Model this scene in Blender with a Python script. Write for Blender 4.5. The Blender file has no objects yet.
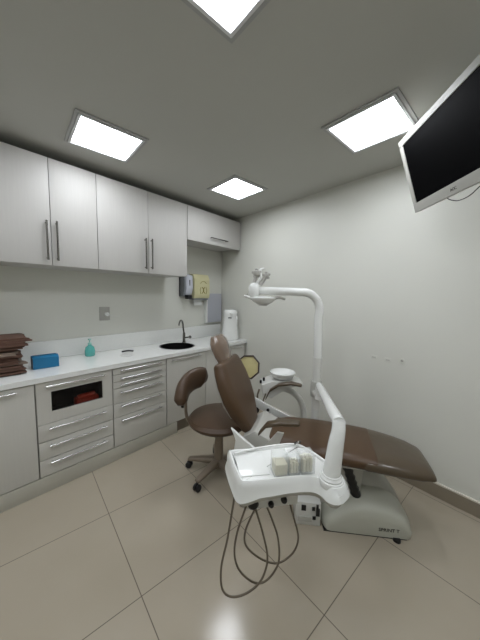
import bpy, bmesh, math, random
from mathutils import Vector, Matrix
random.seed(7)
R = math.radians
sc = bpy.context.scene
col = sc.collection
PI = math.pi

# ------------------------------------------------------------------ materials
def lin(c):
    c = c / 255.0
    return c / 12.92 if c <= .04045 else ((c + .055) / 1.055) ** 2.4

def rgb(r, g, b): return (lin(r), lin(g), lin(b), 1.0)

def mat(name, c, rough=.5, metal=0.0, noise=0.0, nscale=8.0, stretch=(1, 1, 1), coat=0.0, bump=0.0, bscale=60, spec=.5, trans=0.0, ior=1.45, alpha=1.0):
    m = bpy.data.materials.new(name); m.use_nodes = True
    nt = m.node_tree; b = nt.nodes['Principled BSDF']
    b.inputs['Base Color'].default_value = rgb(*c)
    b.inputs['Roughness'].default_value = rough
    b.inputs['Metallic'].default_value = metal
    b.inputs['Specular IOR Level'].default_value = spec
    b.inputs['Coat Weight'].default_value = coat
    b.inputs['Transmission Weight'].default_value = trans
    b.inputs['IOR'].default_value = ior
    b.inputs['Alpha'].default_value = alpha
    tc = nt.nodes.new('ShaderNodeTexCoord')
    if noise > 0:
        mp = nt.nodes.new('ShaderNodeMapping'); mp.inputs['Scale'].default_value = stretch
        n = nt.nodes.new('ShaderNodeTexNoise'); n.inputs['Scale'].default_value = nscale; n.inputs['Detail'].default_value = 5
        mx = nt.nodes.new('ShaderNodeMix'); mx.data_type = 'RGBA'
        k = 1 - noise
        base = rgb(*c)
        mx.inputs[6].default_value = (base[0] * k, base[1] * k, base[2] * k, 1)
        k = 1 + noise
        mx.inputs[7].default_value = (min(1, base[0] * k), min(1, base[1] * k), min(1, base[2] * k), 1)
        nt.links.new(tc.outputs['Object'], mp.inputs[0]); nt.links.new(mp.outputs[0], n.inputs[0])
        nt.links.new(n.outputs[0], mx.inputs[0]); nt.links.new(mx.outputs[2], b.inputs['Base Color'])
    if bump > 0:
        n2 = nt.nodes.new('ShaderNodeTexNoise'); n2.inputs['Scale'].default_value = bscale
        bp = nt.nodes.new('ShaderNodeBump'); bp.inputs['Strength'].default_value = bump; bp.inputs['Distance'].default_value = .002
        nt.links.new(tc.outputs['Object'], n2.inputs[0]); nt.links.new(n2.outputs[0], bp.inputs['Height'])
        nt.links.new(bp.outputs[0], b.inputs['Normal'])
    return m

def emis(name, c, s):
    m = bpy.data.materials.new(name); m.use_nodes = True
    nt = m.node_tree; b = nt.nodes['Principled BSDF']
    b.inputs['Base Color'].default_value = rgb(*c)
    b.inputs['Emission Color'].default_value = rgb(*c)
    tc = nt.nodes.new('ShaderNodeTexCoord')
    n = nt.nodes.new('ShaderNodeTexNoise'); n.inputs['Scale'].default_value = 6; n.inputs['Detail'].default_value = 1
    mr = nt.nodes.new('ShaderNodeMapRange'); mr.inputs[1].default_value = .3; mr.inputs[2].default_value = .7
    mr.inputs[3].default_value = s * .8; mr.inputs[4].default_value = s * 1.2
    nt.links.new(tc.outputs['Object'], n.inputs[0]); nt.links.new(n.outputs[0], mr.inputs[0])
    nt.links.new(mr.outputs[0], b.inputs['Emission Strength'])
    return m

M = dict(
    wall=mat('wall_paint', (210, 210, 202), .45, noise=.02, nscale=3, bump=.05, bscale=90),
    ceil=mat('ceiling_paint', (186, 186, 180), .75, noise=.02, nscale=2),
    lam=mat('cabinet_laminate', (184, 182, 178), .5, noise=.05, nscale=7, stretch=(14, 14, .7)),
    lamlow=mat('lower_cabinet_laminate', (196, 194, 187), .42, noise=.04, nscale=7, stretch=(14, 14, .7)),
    carcass=mat('cabinet_carcass', (165, 162, 156), .5, noise=.03),
    dark=mat('dark_gap', (38, 34, 30), .7, noise=.1),
    stone=mat('white_worktop', (226, 227, 224), .18, noise=.03, nscale=40, coat=.3),
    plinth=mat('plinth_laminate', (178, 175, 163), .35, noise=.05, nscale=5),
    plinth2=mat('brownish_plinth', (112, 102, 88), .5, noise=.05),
    hrest=mat('headrest_vinyl', (108, 84, 64), .22, noise=.15, nscale=30, coat=.6, bump=.8, bscale=40),
    skirt=mat('skirting_tile', (140, 130, 114), .25, noise=.04, nscale=4),
    skirttop=mat('skirting_top_edge', (205, 200, 188), .25, noise=.02),
    chrome=mat('chrome', (205, 205, 205), .18, 1.0, noise=.02),
    dchrome=mat('dark_chrome', (120, 118, 114), .22, 1.0, noise=.05),
    sink=mat('sink_steel', (48, 48, 48), .3, .9, noise=.1),
    black=mat('black_plastic', (22, 22, 24), .35, noise=.1),
    screen=mat('screen_glass', (2, 2, 3), .6, noise=.02, spec=.03),
    tvwhite=mat('tv_bezel', (166, 165, 158), .4, noise=.02),
    brown=mat('brown_vinyl', (78, 58, 39), .36, noise=.08, nscale=14, bump=.15, bscale=220),
    brown2=mat('brown_vinyl_stool', (78, 60, 45), .38, noise=.08, nscale=14, bump=.15, bscale=220),
    cover=mat('clear_cover_over_vinyl', (76, 64, 48), .32, noise=.12, nscale=9, coat=.25, bump=.5, bscale=24),
    white=mat('white_enamel', (224, 225, 222), .22, noise=.015, coat=.4),
    offw=mat('offwhite_shell', (204, 204, 199), .3, noise=.02, coat=.2),
    baseg=mat('base_shell', (180, 180, 168), .4, noise=.02),
    grey=mat('grey_shell', (176, 175, 168), .4, noise=.03),
    stoolmetal=mat('stool_bronze_plastic', (132, 120, 106), .35, .2, noise=.08),
    hose=mat('brown_grey_hose', (104, 94, 80), .45, noise=.1, nscale=30),
    clear=mat('clear_plastic', (236, 240, 238), .06, noise=.01, alpha=.22),
    film=mat('clear_film', (225, 222, 216), .08, noise=.02, alpha=.07, bump=1.0, bscale=45, spec=1.0),
    glass=mat('dark_smoked_glass', (20, 18, 18), .05, noise=.02, alpha=.30),
    cotton=mat('white_cotton', (226, 220, 196), .9, noise=.06, nscale=40, bump=1.0, bscale=70),
    cream=mat('cream_plastic', (205, 200, 160), .35, noise=.03),
    olive=mat('olive_print', (140, 130, 70), .5, noise=.05),
    soapg=mat('blue_grey_plastic', (196, 199, 208), .3, noise=.03),
    soapd=mat('grey_plastic_side', (120, 124, 128), .35, noise=.03),
    mirror=mat('grey_acrylic', (178, 180, 188), .15, noise=.03, nscale=4, spec=.6),
    teal=mat('teal_liquid_plastic', (92, 186, 178), .15, noise=.05, coat=.4, trans=.25),
    tealcap=mat('pale_teal_cap', (150, 200, 190), .3, noise=.03),
    blue=mat('blue_box_card', (24, 106, 148), .4, noise=.08, nscale=20),
    blueside=mat('dark_blue_box_end', (30, 50, 78), .4, noise=.08),
    file=mat('brown_card', (92, 66, 54), .7, noise=.35, nscale=12, stretch=(2, 2, 30), bump=.6, bscale=50),
    file2=mat('grey_brown_card', (128, 112, 100), .7, noise=.3, nscale=12, stretch=(2, 2, 30), bump=.6, bscale=50),
    red=mat('red_orange_plastic', (205, 66, 40), .4, noise=.08),
    plate=mat('grey_wall_plate', (168, 166, 160), .35, noise=.03),
    yel=mat('yellow_panel', (176, 166, 118), .5, noise=.1, nscale=25),
    rim=mat('dark_brown_rim', (52, 38, 30), .4, noise=.1),
    pink=mat('pink_mark', (206, 160, 140), .5, noise=.05),
    print_=mat('dark_print', (52, 50, 46), .5, noise=.05),
    led=emis('light_diffuser', (236, 240, 246), 11.0),
    lframe=mat('light_frame_grey', (168, 168, 168), .4, noise=.02),
    lframe2=mat('light_frame_white', (226, 228, 230), .35, noise=.01),
)

def floor_mat():
    m = bpy.data.materials.new('porcelain_floor_tile'); m.use_nodes = True
    nt = m.node_tree; N = nt.nodes; L = nt.links; b = N['Principled BSDF']
    tc = N.new('ShaderNodeTexCoord'); mp = N.new('ShaderNodeMapping')
    mp.inputs['Rotation'].default_value = (0, 0, R(8.0))
    L.new(tc.outputs['Object'], mp.inputs[0])
    sx = N.new('ShaderNodeSeparateXYZ'); L.new(mp.outputs[0], sx.inputs[0])
    def line(sock, off, per):
        a = N.new('ShaderNodeMath'); a.operation = 'SUBTRACT'; L.new(sock, a.inputs[0]); a.inputs[1].default_value = off
        d = N.new('ShaderNodeMath'); d.operation = 'PINGPONG'; L.new(a.outputs[0], d.inputs[0]); d.inputs[1].default_value = per / 2
        c = N.new('ShaderNodeMapRange'); L.new(d.outputs[0], c.inputs[0])
        c.inputs[1].default_value = .0012; c.inputs[2].default_value = .0030; c.inputs[3].default_value = 1; c.inputs[4].default_value = 0
        return c.outputs[0]
    l1 = line(sx.outputs[0], -.51, .594); l2 = line(sx.outputs[1], .368, .606)
    mx = N.new('ShaderNodeMath'); mx.operation = 'MAXIMUM'; L.new(l1, mx.inputs[0]); L.new(l2, mx.inputs[1])
    n = N.new('ShaderNodeTexNoise'); n.inputs['Scale'].default_value = 2.2; n.inputs['Detail'].default_value = 6
    L.new(mp.outputs[0], n.inputs[0])
    c1 = N.new('ShaderNodeMix'); c1.data_type = 'RGBA'
    c1.inputs[6].default_value = rgb(158, 148, 131); c1.inputs[7].default_value = rgb(168, 159, 143)
    L.new(n.outputs[0], c1.inputs[0])
    c2 = N.new('ShaderNodeMix'); c2.data_type = 'RGBA'; c2.inputs[7].default_value = rgb(92, 82, 68)
    L.new(mx.outputs[0], c2.inputs[0]); L.new(c1.outputs[2], c2.inputs[6])
    L.new(c2.outputs[2], b.inputs['Base Color'])
    rr = N.new('ShaderNodeMapRange'); L.new(mx.outputs[0], rr.inputs[0]); rr.inputs[3].default_value = .16; rr.inputs[4].default_value = .8
    L.new(rr.outputs[0], b.inputs['Roughness'])
    bp = N.new('ShaderNodeBump'); bp.invert = True; bp.inputs['Strength'].default_value = .4; bp.inputs['Distance'].default_value = .001
    L.new(mx.outputs[0], bp.inputs['Height']); L.new(bp.outputs[0], b.inputs['Normal'])
    return m
M['floor'] = floor_mat()

# ------------------------------------------------------------------ object helpers
WM = {}
def wm(o): return WM.get(o.name, Matrix.Identity(4))

def tag(o, label=None, cat=None, group=None, kind=None):
    if label: o['label'] = label
    if cat: o['category'] = cat
    if group: o['group'] = group
    if kind: o['kind'] = kind
    return o

def thing(name, loc, label, cat, group=None):
    o = bpy.data.objects.new(name, None); o.empty_display_size = .05
    col.objects.link(o); o.location = loc
    WM[o.name] = Matrix.Translation(Vector(loc))
    return tag(o, label, cat, group)

def obj(name, bm, m, parent=None, smooth=True, angle=38, subd=0, bevel=0):
    """bm is in world coordinates; becomes one mesh object named name"""
    bmesh.ops.recalc_face_normals(bm, faces=bm.faces)
    me = bpy.data.meshes.new(name); bm.to_mesh(me); bm.free()
    ms = m if isinstance(m, (list, tuple)) else [m]
    for k in ms: me.materials.append(M[k])
    o = bpy.data.objects.new(name, me); col.objects.link(o)
    if parent is not None:
        me.transform(wm(parent).inverted())
        o.parent = parent; WM[o.name] = wm(parent).copy()
    if smooth:
        for p in me.polygons: p.use_smooth = True
        if not subd: me.set_sharp_from_angle(angle=R(angle))
    if bevel:
        md = o.modifiers.new('bevel', 'BEVEL'); md.width = bevel; md.segments = 2; md.limit_method = 'ANGLE'; md.angle_limit = R(40)
    if subd:
        md = o.modifiers.new('sub', 'SUBSURF'); md.levels = subd; md.render_levels = subd
    return o

def nb(): return bmesh.new()

def box(bm, lo, hi, mtx=None, bev=0.0, mi=0):
    lo = Vector(lo); hi = Vector(hi)
    vs = [bm.verts.new((x, y, z)) for z in (lo.z, hi.z) for y in (lo.y, hi.y) for x in (lo.x, hi.x)]
    fs = [(0, 2, 3, 1), (4, 5, 7, 6), (0, 1, 5, 4), (2, 6, 7, 3), (0, 4, 6, 2), (1, 3, 7, 5)]
    faces = [bm.faces.new([vs[i] for i in f]) for f in fs]
    if bev > 0:
        es = list({e for f in faces for e in f.edges})
        r = bmesh.ops.bevel(bm, geom=es, offset=bev, segments=2, affect='EDGES', profile=.6)
        vs = list({v for v in r['verts']} | {v for v in vs if v.is_valid})
        faces = list({f for v in vs for f in v.link_faces})
    for f in faces: f.material_index = mi
    if mtx is not None:
        for v in {v for f in faces for v in f.verts}: v.co = mtx @ v.co
    return bm

def frame_from(t, up=Vector((0, 0, 1))):
    t = t.normalized()
    if abs(t.dot(up)) > .97: up = Vector((1, 0, 0))
    a = t.cross(up).normalized(); b = a.cross(t).normalized()
    return a, b

def catmull(pts, n):
    P = [Vector(p) for p in pts]; out = []
    for i in range(len(P) - 1):
        p0 = P[i - 1] if i else P[0] * 2 - P[1]; p1 = P[i]; p2 = P[i + 1]
        p3 = P[i + 2] if i + 2 < len(P) else P[-1] * 2 - P[-2]
        for k in range(n):
            t = k / n
            out.append(.5 * ((2 * p1) + (p2 - p0) * t + (2 * p0 - 5 * p1 + 4 * p2 - p3) * t * t + (3 * p1 - p0 - 3 * p2 + p3) * t ** 3))
    out.append(P[-1]); return out

def tube(bm, pts, r, seg=14, smooth_n=0, cap=True, mi=0, flat=1.0):
    """sweep a round section along pts; r a number or one per point"""
    P = [Vector(p) for p in pts]
    rr = list(r) if isinstance(r, (list, tuple)) else [r] * len(P)
    if smooth_n:
        Q = catmull([(*p,) for p in P], smooth_n); nr = []
        for i in range(len(P) - 1):
            for k in range(smooth_n): nr.append(rr[i] + (rr[i + 1] - rr[i]) * k / smooth_n)
        nr.append(rr[-1]); P, rr = Q, nr
    rings = []; a = None
    for i, p in enumerate(P):
        t = (P[min(i + 1, len(P) - 1)] - P[max(i - 1, 0)]).normalized()
        if a is None: a, b = frame_from(t)
        else:
            a = (a - t * a.dot(t)).normalized(); b = a.cross(t).normalized()
        rings.append([bm.verts.new(p + (a * math.cos(2 * PI * k / seg) + b * flat * math.sin(2 * PI * k / seg)) * rr[i]) for k in range(seg)])
    for i in range(len(rings) - 1):
        for k in range(seg):
            f = bm.faces.new((rings[i][k], rings[i][(k + 1) % seg], rings[i + 1][(k + 1) % seg], rings[i + 1][k])); f.material_index = mi
    if cap:
        for rg in (rings[0], rings[-1]):
            f = bm.faces.new(rg); f.material_index = mi
    return bm

def cyl(bm, p0, p1, r0, r1=None, seg=24, mi=0):
    return tube(bm, [p0, p1], [r0, r0 if r1 is None else r1], seg, mi=mi)

def lathe(bm, prof, c, axis=Vector((0, 0, 1)), seg=32, mi=0, sx=1.0):
    """profile [(r, h)] turned about axis through c"""
    c = Vector(c); axis = Vector(axis).normalized(); a, b = frame_from(axis)
    rings = []
    for r, h in prof:
        if r < 1e-5: rings.append([bm.verts.new(c + axis * h)])
        else: rings.append([bm.verts.new(c + axis * h + (a * sx * math.cos(2 * PI * k / seg) + b * math.sin(2 * PI * k / seg)) * r) for k in range(seg)])
    for i in range(len(rings) - 1):
        A, B = rings[i], rings[i + 1]
        for k in range(seg):
            k2 = (k + 1) % seg
            if len(A) == 1 and len(B) == 1: continue
            if len(A) == 1: vs = (A[0], B[k], B[k2])
            elif len(B) == 1: vs = (A[k], A[k2], B[0])
            else: vs = (A[k], A[k2], B[k2], B[k])
            f = bm.faces.new(vs); f.material_index = mi
    for rg in (rings[0], rings[-1]):
        if len(rg) > 1:
            f = bm.faces.new(rg); f.material_index = mi
    return bm

def rings_loft(bm, rings, closed=True, cap=True, mi=0):
    V = [[bm.verts.new(p) for p in rg] for rg in rings]; n = len(V[0])
    for i in range(len(V) - 1):
        for k in range(n if closed else n - 1):
            f = bm.faces.new((V[i][k], V[i][(k + 1) % n], V[i + 1][(k + 1) % n], V[i + 1][k])); f.material_index = mi
    if cap:
        for rg in (V[0], V[-1]):
            f = bm.faces.new(rg); f.material_index = mi
    return bm

def slab(bm, st, side, n=28, ex=4.0, end=.02, mi=0):
    """upholstered pad: st = [(centre, half width, half thickness, up)]; rounded ends"""
    side = Vector(side).normalized()
    S = [(Vector(c), w, t, Vector(u).normalized()) for c, w, t, u in st]
    def dirn(i):
        return (S[min(i + 1, len(S) - 1)][0] - S[max(i - 1, 0)][0]).normalized()
    full = []
    d0 = dirn(0); d1 = dirn(len(S) - 1)
    for k, (o, s) in enumerate(((1.0, .25), (.9, .62), (.6, .85), (.25, .97))):
        c, w, t, u = S[0]; full.append((c - d0 * end * o, w - end * (1 - s) * .9, t * s, u))
    full += S
    for k, (o, s) in enumerate(((.25, .97), (.6, .85), (.9, .62), (1.0, .25))):
        c, w, t, u = S[-1]; full.append((c + d1 * end * o, w - end * (1 - s) * .9, t * s, u))
    rings = []
    for c, w, t, u in full:
        rg = []
        for k in range(n):
            a = 2 * PI * k / n; ca, sa = math.cos(a), math.sin(a)
            x = math.copysign(abs(ca) ** (2 / ex), ca) * w
            y = math.copysign(abs(sa) ** (2 / 2.4), sa) * t
            rg.append(c + side * x + u * y)
        rings.append(rg)
    return rings_loft(bm, rings, mi=mi)

def prism(bm, pts, d, mi=0, bev=0.0):
    """extrude polygon pts (3D, planar) by vector d"""
    a = [bm.verts.new(p) for p in pts]; d = Vector(d); b = [bm.verts.new(Vector(p) + d) for p in pts]
    n = len(a); fs = [bm.faces.new(a), bm.faces.new(b[::-1])]
    for k in range(n): fs.append(bm.faces.new((a[k], a[(k + 1) % n], b[(k + 1) % n], b[k])))
    for f in fs: f.material_index = mi
    if bev:
        es = list({e for f in fs for e in f.edges})
        bmesh.ops.bevel(bm, geom=es, offset=bev, segments=2, affect='EDGES', profile=.6)
    return bm

def text_obj(name, body, size, mtx, m, parent, ext=.0006, align='CENTER'):
    cu = bpy.data.curves.new(name + '_c', 'FONT'); cu.body = body; cu.size = size; cu.extrude = ext; cu.align_x = align; cu.align_y = 'CENTER'
    t = bpy.data.objects.new(name + '_c', cu); col.objects.link(t)
    bpy.context.view_layer.update()
    dg = bpy.context.evaluated_depsgraph_get()
    me = bpy.data.meshes.new_from_object(t.evaluated_get(dg))
    bpy.data.objects.remove(t)
    me.transform(mtx); me.transform(wm(parent).inverted()); me.name = name
    me.materials.clear(); me.materials.append(M[m])
    o = bpy.data.objects.new(name, me); col.objects.link(o); o.parent = parent; WM[o.name] = wm(parent).copy()
    return o

# ------------------------------------------------------------------ room
XA = -2.70            # cabinet wall
TB = Vector((math.cos(R(-8)), math.sin(R(-8)), 0))     # along the back wall
NB = Vector((-TB.y, TB.x, 0))                          # away from the room
NBK = 2.2352
ZC = 2.43
XR, YF = 1.35, -1.25
def B(s, n, z): return TB * s + NB * (NBK + n) + Vector((0, 0, z))
def Bm(): # local frame: x along wall, y out of the room, z up
    m = Matrix.Identity(4); m.col[0][:3] = TB; m.col[1][:3] = NB; m.col[2][:3] = (0, 0, 1); m.col[3][:3] = NB * NBK; return m
BM = Bm()

def yB(x): return (NBK - NB.x * x) / NB.y
bm = nb(); box(bm, (XA - .1, YF - .1, -.1), (XR + .1, 2.75, 0)); tag(obj('floor', bm, 'floor', smooth=False), kind='structure')
bm = nb(); box(bm, (XA - .1, YF - .1, ZC), (XR + .1, 2.75, ZC + .1)); tag(obj('ceiling', bm, 'ceil', smooth=False), kind='structure')
bm = nb(); box(bm, (XA - .1, YF - .1, 0), (XA, 2.75, ZC)); tag(obj('wall_left', bm, 'wall', smooth=False), kind='structure')
bm = nb(); prism(bm, [(XA, yB(XA), 0), (XR, yB(XR), 0), (XR, 2.75, 0), (XA, 2.75, 0)], (0, 0, ZC)); tag(obj('wall_back', bm, 'wall', smooth=False), kind='structure')
bm = nb(); box(bm, (XR, YF - .1, 0), (XR + .1, 2.75, ZC)); tag(obj('wall_right', bm, 'wall', smooth=False), kind='structure')
bm = nb(); box(bm, (XA, YF - .1, 0), (XR, YF, ZC)); tag(obj('wall_front', bm, 'wall', smooth=False), kind='structure')
bm = nb(); box(bm, (-2.12, -.013, 0), (1.18, 0, .098), BM); box(bm, (-2.12, -.015, .098), (1.18, 0, .108), BM, mi=1)
tag(obj('baseboard_back', bm, ['skirt', 'skirttop'], smooth=False), kind='structure')

# ------------------------------------------------------------------ ceiling lights
LIGHTS = [(-1.87, .745, 'square ceiling light panel over the tall left wall cabinets', 'a'),
          (-1.715, 1.865, 'square ceiling light panel nearest the far corner, above the short cabinet', 'b'),
          (-.505, 1.70, 'square ceiling light panel beside the television', 'c'),
          (-.605, .575, 'square ceiling light panel cut off by the top of the photo', 'd'),
          (-.73, -.56, 'added fill light panel on the ceiling behind the viewpoint, out of view', 'e'),  # from here on: unseen panels added along the grid to even out the light
          (.63, .42, 'added fill light panel on the ceiling right of the viewpoint, out of view', 'f'),
          (.72, 1.50, 'added fill light panel on the ceiling behind the television, out of view', 'g'),
          (-1.97, -.40, 'added fill light panel on the ceiling left behind the viewpoint, out of view', 'h')]
for x, y, lab, _ in LIGHTS:
    t = thing('ceiling_light', (x, y, ZC), lab, 'ceiling light', 'square ceiling light panels')
    mt = Matrix.Translation((x, y, ZC)) @ Matrix.Rotation(R(-7), 4, 'Z')
    def ring(bm, a, b, z0, z1, mi=0):
        # square ring, outer half a at z0, inner half b at z1
        o = [(-a, -a), (a, -a), (a, a), (-a, a)]; i = [(-b, -b), (b, -b), (b, b), (-b, b)]
        r0 = [mt @ Vector((p[0], p[1], 0)) for p in o]; r1 = [mt @ Vector((p[0], p[1], z0)) for p in o]
        r2 = [mt @ Vector((p[0], p[1], z0)) for p in [(q[0] * (1 - .0), q[1]) for q in [(-b - .004, -b - .004), (b + .004, -b - .004), (b + .004, b + .004), (-b - .004, b + .004)]]]
        r3 = [mt @ Vector((p[0], p[1], z1)) for p in i]
        rings_loft(bm, [r0, r1, r2, r3], cap=False, mi=mi)
    bm = nb(); ring(bm, .205, .186, -.008, -.001); obj('outer_frame', bm, 'lframe', t, smooth=False)
    bm = nb(); ring(bm, .186, .168, -.013, -.003); obj('inner_frame', bm, 'lframe2', t, smooth=False)
    bm = nb(); box(bm, (-.168, -.168, -.006), (.168, .168, -.002), mt); obj('diffuser', bm, 'led', t, smooth=False)

# ------------------------------------------------------------------ cabinets
def bar_handle(p0, p1, out, parent, m='chrome', r=.006, name='handle'):
    """bar with two stand-offs; out = vector from the bar back to the door"""
    bm = nb(); p0 = Vector(p0); p1 = Vector(p1); d = (p1 - p0).normalized(); out = Vector(out)
    tube(bm, [p0, p1], r, 12)
    for q in (p0 + d * .015, p1 - d * .015): tube(bm, [q, q + out], r * .85, 10)
    return obj(name, bm, m, parent)

XU = -2.285   # upper front plane
def carcass(bm, x0, x1, y0, y1, z0, z1, t=.018, mi=0, top=True):
    """open box without a front"""
    box(bm, (x0, y0, z0), (x1, y0 + t, z1), mi=mi); box(bm, (x0, y1 - t, z0), (x1, y1, z1), mi=mi)
    box(bm, (x0, y0 + t, z0), (x1, y1 - t, z0 + t), mi=mi)
    if top: box(bm, (x0, y0 + t, z1 - t), (x1, y1 - t, z1), mi=mi)
    box(bm, (x0, y0 + t, z0 + t), (x0 + .01, y1 - t, z1 - t), mi=mi)

def upper(y0, y1, z0, z1, splits, label, handles):
    t = thing('wall_cabinet', (XA + .2, (y0 + y1) / 2, z0), label, 'cabinet', 'white wall cabinets')
    bm = nb(); carcass(bm, XA, XU - .019, y0 + .001, y1 - .001, z0, z1); obj('body', bm, 'lam', t, smooth=False)
    for i in range(len(splits) - 1):
        a, b = splits[i], splits[i + 1]
        bm = nb(); box(bm, (XU - .018, a + .002, z0), (XU, b - .002, z1), bev=.0012)
        d = obj('door', bm, 'lam', t)
        p0, p1 = handles[i]
        bar_handle((XU + .028, *p0), (XU + .028, *p1), (-.03, 0, 0), d, 'dchrome', .0065)
ZU0, ZU1 = 1.615, 2.362
upper(-.12, .824, ZU0, ZU1, (.195, .512, .824), 'tall white two-door wall cabinet cut by the left edge of the photo', (((.482, 1.65), (.482, 1.925)), ((.543, 1.65), (.543, 1.93)))) if False else None
upper(.195, .824, ZU0, ZU1, (.195, .512, .824), 'tall white two-door wall cabinet at the left edge of the photo', (((.482, 1.65), (.482, 1.925)), ((.543, 1.65), (.543, 1.93))))
upper(.824, 1.712, ZU0, ZU1, (.824, 1.266, 1.712), 'tall white two-door wall cabinet in the middle, above the drawers and sink', (((1.23, 1.652), (1.23, 1.932)), ((1.292, 1.655), (1.292, 1.934))))
upper(-.45, .195, ZU0, ZU1, (-.45, .195), 'tall white wall cabinet mostly outside the left edge', (((-.40, 1.65), (-.40, 1.925)),))
# short one
t = thing('wall_cabinet', (XA + .2, 2.13, 2.0), 'short white wall cabinet with a lift-up door by the far corner', 'cabinet', 'white wall cabinets')
bm = nb(); carcass(bm, XA, XU - .019, 1.713, 2.56, 2.03, ZU1); obj('body', bm, 'lam', t, smooth=False)
bm = nb(); box(bm, (XU - .018, 1.716, 2.008), (XU, 2.562, ZU1), bev=.0012); d = obj('door', bm, 'lam', t)
bar_handle((XU + .028, 2.03, 2.078), (XU + .028, 2.305, 2.078), (-.03, 0, 0), d, 'dchrome', .0065)
# lower cabinets
XF = -2.14; ZB0, ZB1 = .125, .80
def base(y0, y1, label, top=True):
    t = thing('base_cabinet', (XA + .25, (y0 + y1) / 2, 0), label, 'cabinet', 'white base cabinets under the worktop')
    bm = nb(); carcass(bm, XA, XF - .019, y0 + .001, y1 - .001, ZB0, ZB1, top=top); obj('body', bm, 'carcass', t, smooth=False)
    return t
def front(t, name, y0, y1, z0, z1, h=None, hz=None, m='lamlow'):
    bm = nb(); box(bm, (XF - .018, y0 + .004, z0 + .0015), (XF, y1 - .004, z1 - .0015), bev=.001); d = obj(name, bm, m, t)
    if h: bar_handle((XF + .028, h[0], hz), (XF + .028, h[1], hz), (-.03, 0, 0), d, 'chrome', .0062)
    return d
t = base(-.165, .344, 'white base cabinet with a plain door, cut by the left edge'); front(t, 'door', -.165, .344, .118, .798, (-.09, .244), .772)
# drawers with a window front
t = base(.344, .850, 'white base cabinet with a dark glass window above three drawers')
y0, y1, z0, z1 = .348, .846, .500, .798
wy0, wy1, wz0, wz1 = .432, .772, .578, .724
bm = nb()
box(bm, (XF - .018, y0, z0), (XF, y1, wz0)); box(bm, (XF - .018, y0, wz1), (XF, y1, z1)); box(bm, (XF - .018, y0, wz0), (XF, wy0, wz1)); box(bm, (XF - .018, wy1, wz0), (XF, y1, wz1))
bmesh.ops.remove_doubles(bm, verts=bm.verts, dist=1e-5)
d = obj('window_door', bm, 'lamlow', t, smooth=False)
bm = nb(); box(bm, (XF - .012, wy0, wz0), (XF - .008, wy1, wz1)); obj('glass_pane', bm, 'glass', d, smooth=False)
bar_handle((XF + .028, .40, .772), (XF + .028, .785, .772), (-.03, 0, 0), d)
bm = nb(); box(bm, (XA + .012, .363, .50), (XF - .02, .831, .51)); box(bm, (XA + .3, .363, .511), (XA + .31, .831, .775)); obj('shelf', bm, 'dark', t, smooth=False)
for a, b, hz in ((.372, .498, .467), (.240, .370, .340), (.118, .238, .215)):
    front(t, 'drawer', .344, .850, a, b, (.405, .785), hz)
# contents
o = nb(); box(o, (-2.27, .60, .511), (-2.19, .76, .60), bev=.012); tube(o, [(-2.23, .62, .60), (-2.23, .74, .605)], .02, 12)
c = obj('plastic_case', o, 'red'); tag(c, 'red plastic case behind the glass window of the base cabinet', 'case')
o = nb(); lathe(o, [(0, 0), (.045, 0), (.05, .004), (.052, .05), (.048, .05), (.045, .008), (0, .006)], (-2.24, .50, .511)); c = obj('metal_bowl', o, 'dchrome'); tag(c, 'small grey metal bowl behind the glass window of the base cabinet', 'bowl')
t = base(.850, 1.358, 'white base cabinet with six drawers of stepped heights')
for (a, b), hz in zip(((.743, .798), (.682, .743), (.624, .682), (.492, .624), (.372, .492), (.118, .372)), (.779, .710, .656, .589, .470, .343)):
    front(t, 'drawer', .850, 1.358, a, b, (.905, 1.29), hz)
t = base(1.358, 1.864, 'white base cabinet with one door under the sink', top=False); front(t, 'door', 1.358, 1.864, .118, .798, (1.41, 1.77), .775)
t = base(1.864, 2.53, 'white base cabinet in the far corner behind the dental chair'); front(t, 'door', 1.864, 2.53, .118, .798, (1.95, 2.45), .775)
# plinth
bm = nb(); box(bm, (XA + .02, -.165, 0), (-2.136, 1.475, .112), bev=.001); tag(obj('plinth', bm, 'plinth'), 'long beige plinth running along the floor under the left cabinets', 'plinth')
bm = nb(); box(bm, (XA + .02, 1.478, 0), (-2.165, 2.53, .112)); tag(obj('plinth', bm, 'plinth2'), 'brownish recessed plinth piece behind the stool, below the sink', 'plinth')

# ------------------------------------------------------------------ worktop with sink hole
SX, SY, SR = -2.405, 1.665, .185
t = thing('worktop', (-2.4, 1.2, .80), 'long white worktop with backsplash over the base cabinets', 'worktop')
bm = nb()
x0, x1 = XA + .001, -2.122
box(bm, (x0, -.2, .805), (x1, 1.40, .842)); 
prism(bm, [(x0, 1.93, .805), (x1, 1.93, .805), (x1, yB(x1) - .002, .805), (x0, yB(x0) - .002, .805)], (0, 0, .037))
n = 48
def sq(a):
    ca, sa = math.cos(a), math.sin(a)
    tx = ((x1 - SX) if ca > 0 else (SX - x0)) / max(1e-6, abs(ca)); ty = ((1.93 - SY) if sa > 0 else (SY - 1.40)) / max(1e-6, abs(sa))
    k = min(tx, ty); return (SX + ca * k, SY + sa * k)
angs = sorted({2 * PI * k / n for k in range(n)} | {math.atan2(yy - SY, xx - SX) % (2 * PI) for xx in (x0, x1) for yy in (1.40, 1.93)})
ro = [sq(a) for a in angs]; ri = [(SX + SR * math.cos(a), SY + SR * math.sin(a)) for a in angs]
rs = [[Vector((*p, .842)) for p in ri], [Vector((*p, .842)) for p in ro], [Vector((*p, .805)) for p in ro], [Vector((*p, .805)) for p in ri], [Vector((*p, .842)) for p in ri]]
rings_loft(bm, rs, cap=False); bmesh.ops.remove_doubles(bm, verts=bm.verts, dist=1e-5)
obj('slab', bm, 'stone', t, smooth=False, bevel=.002)
bm = nb(); box(bm, (XA + .001, -.2, .8425), (XA + .02, 2.60, 1.0), bev=.002); obj('backsplash', bm, 'stone', t)
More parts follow.
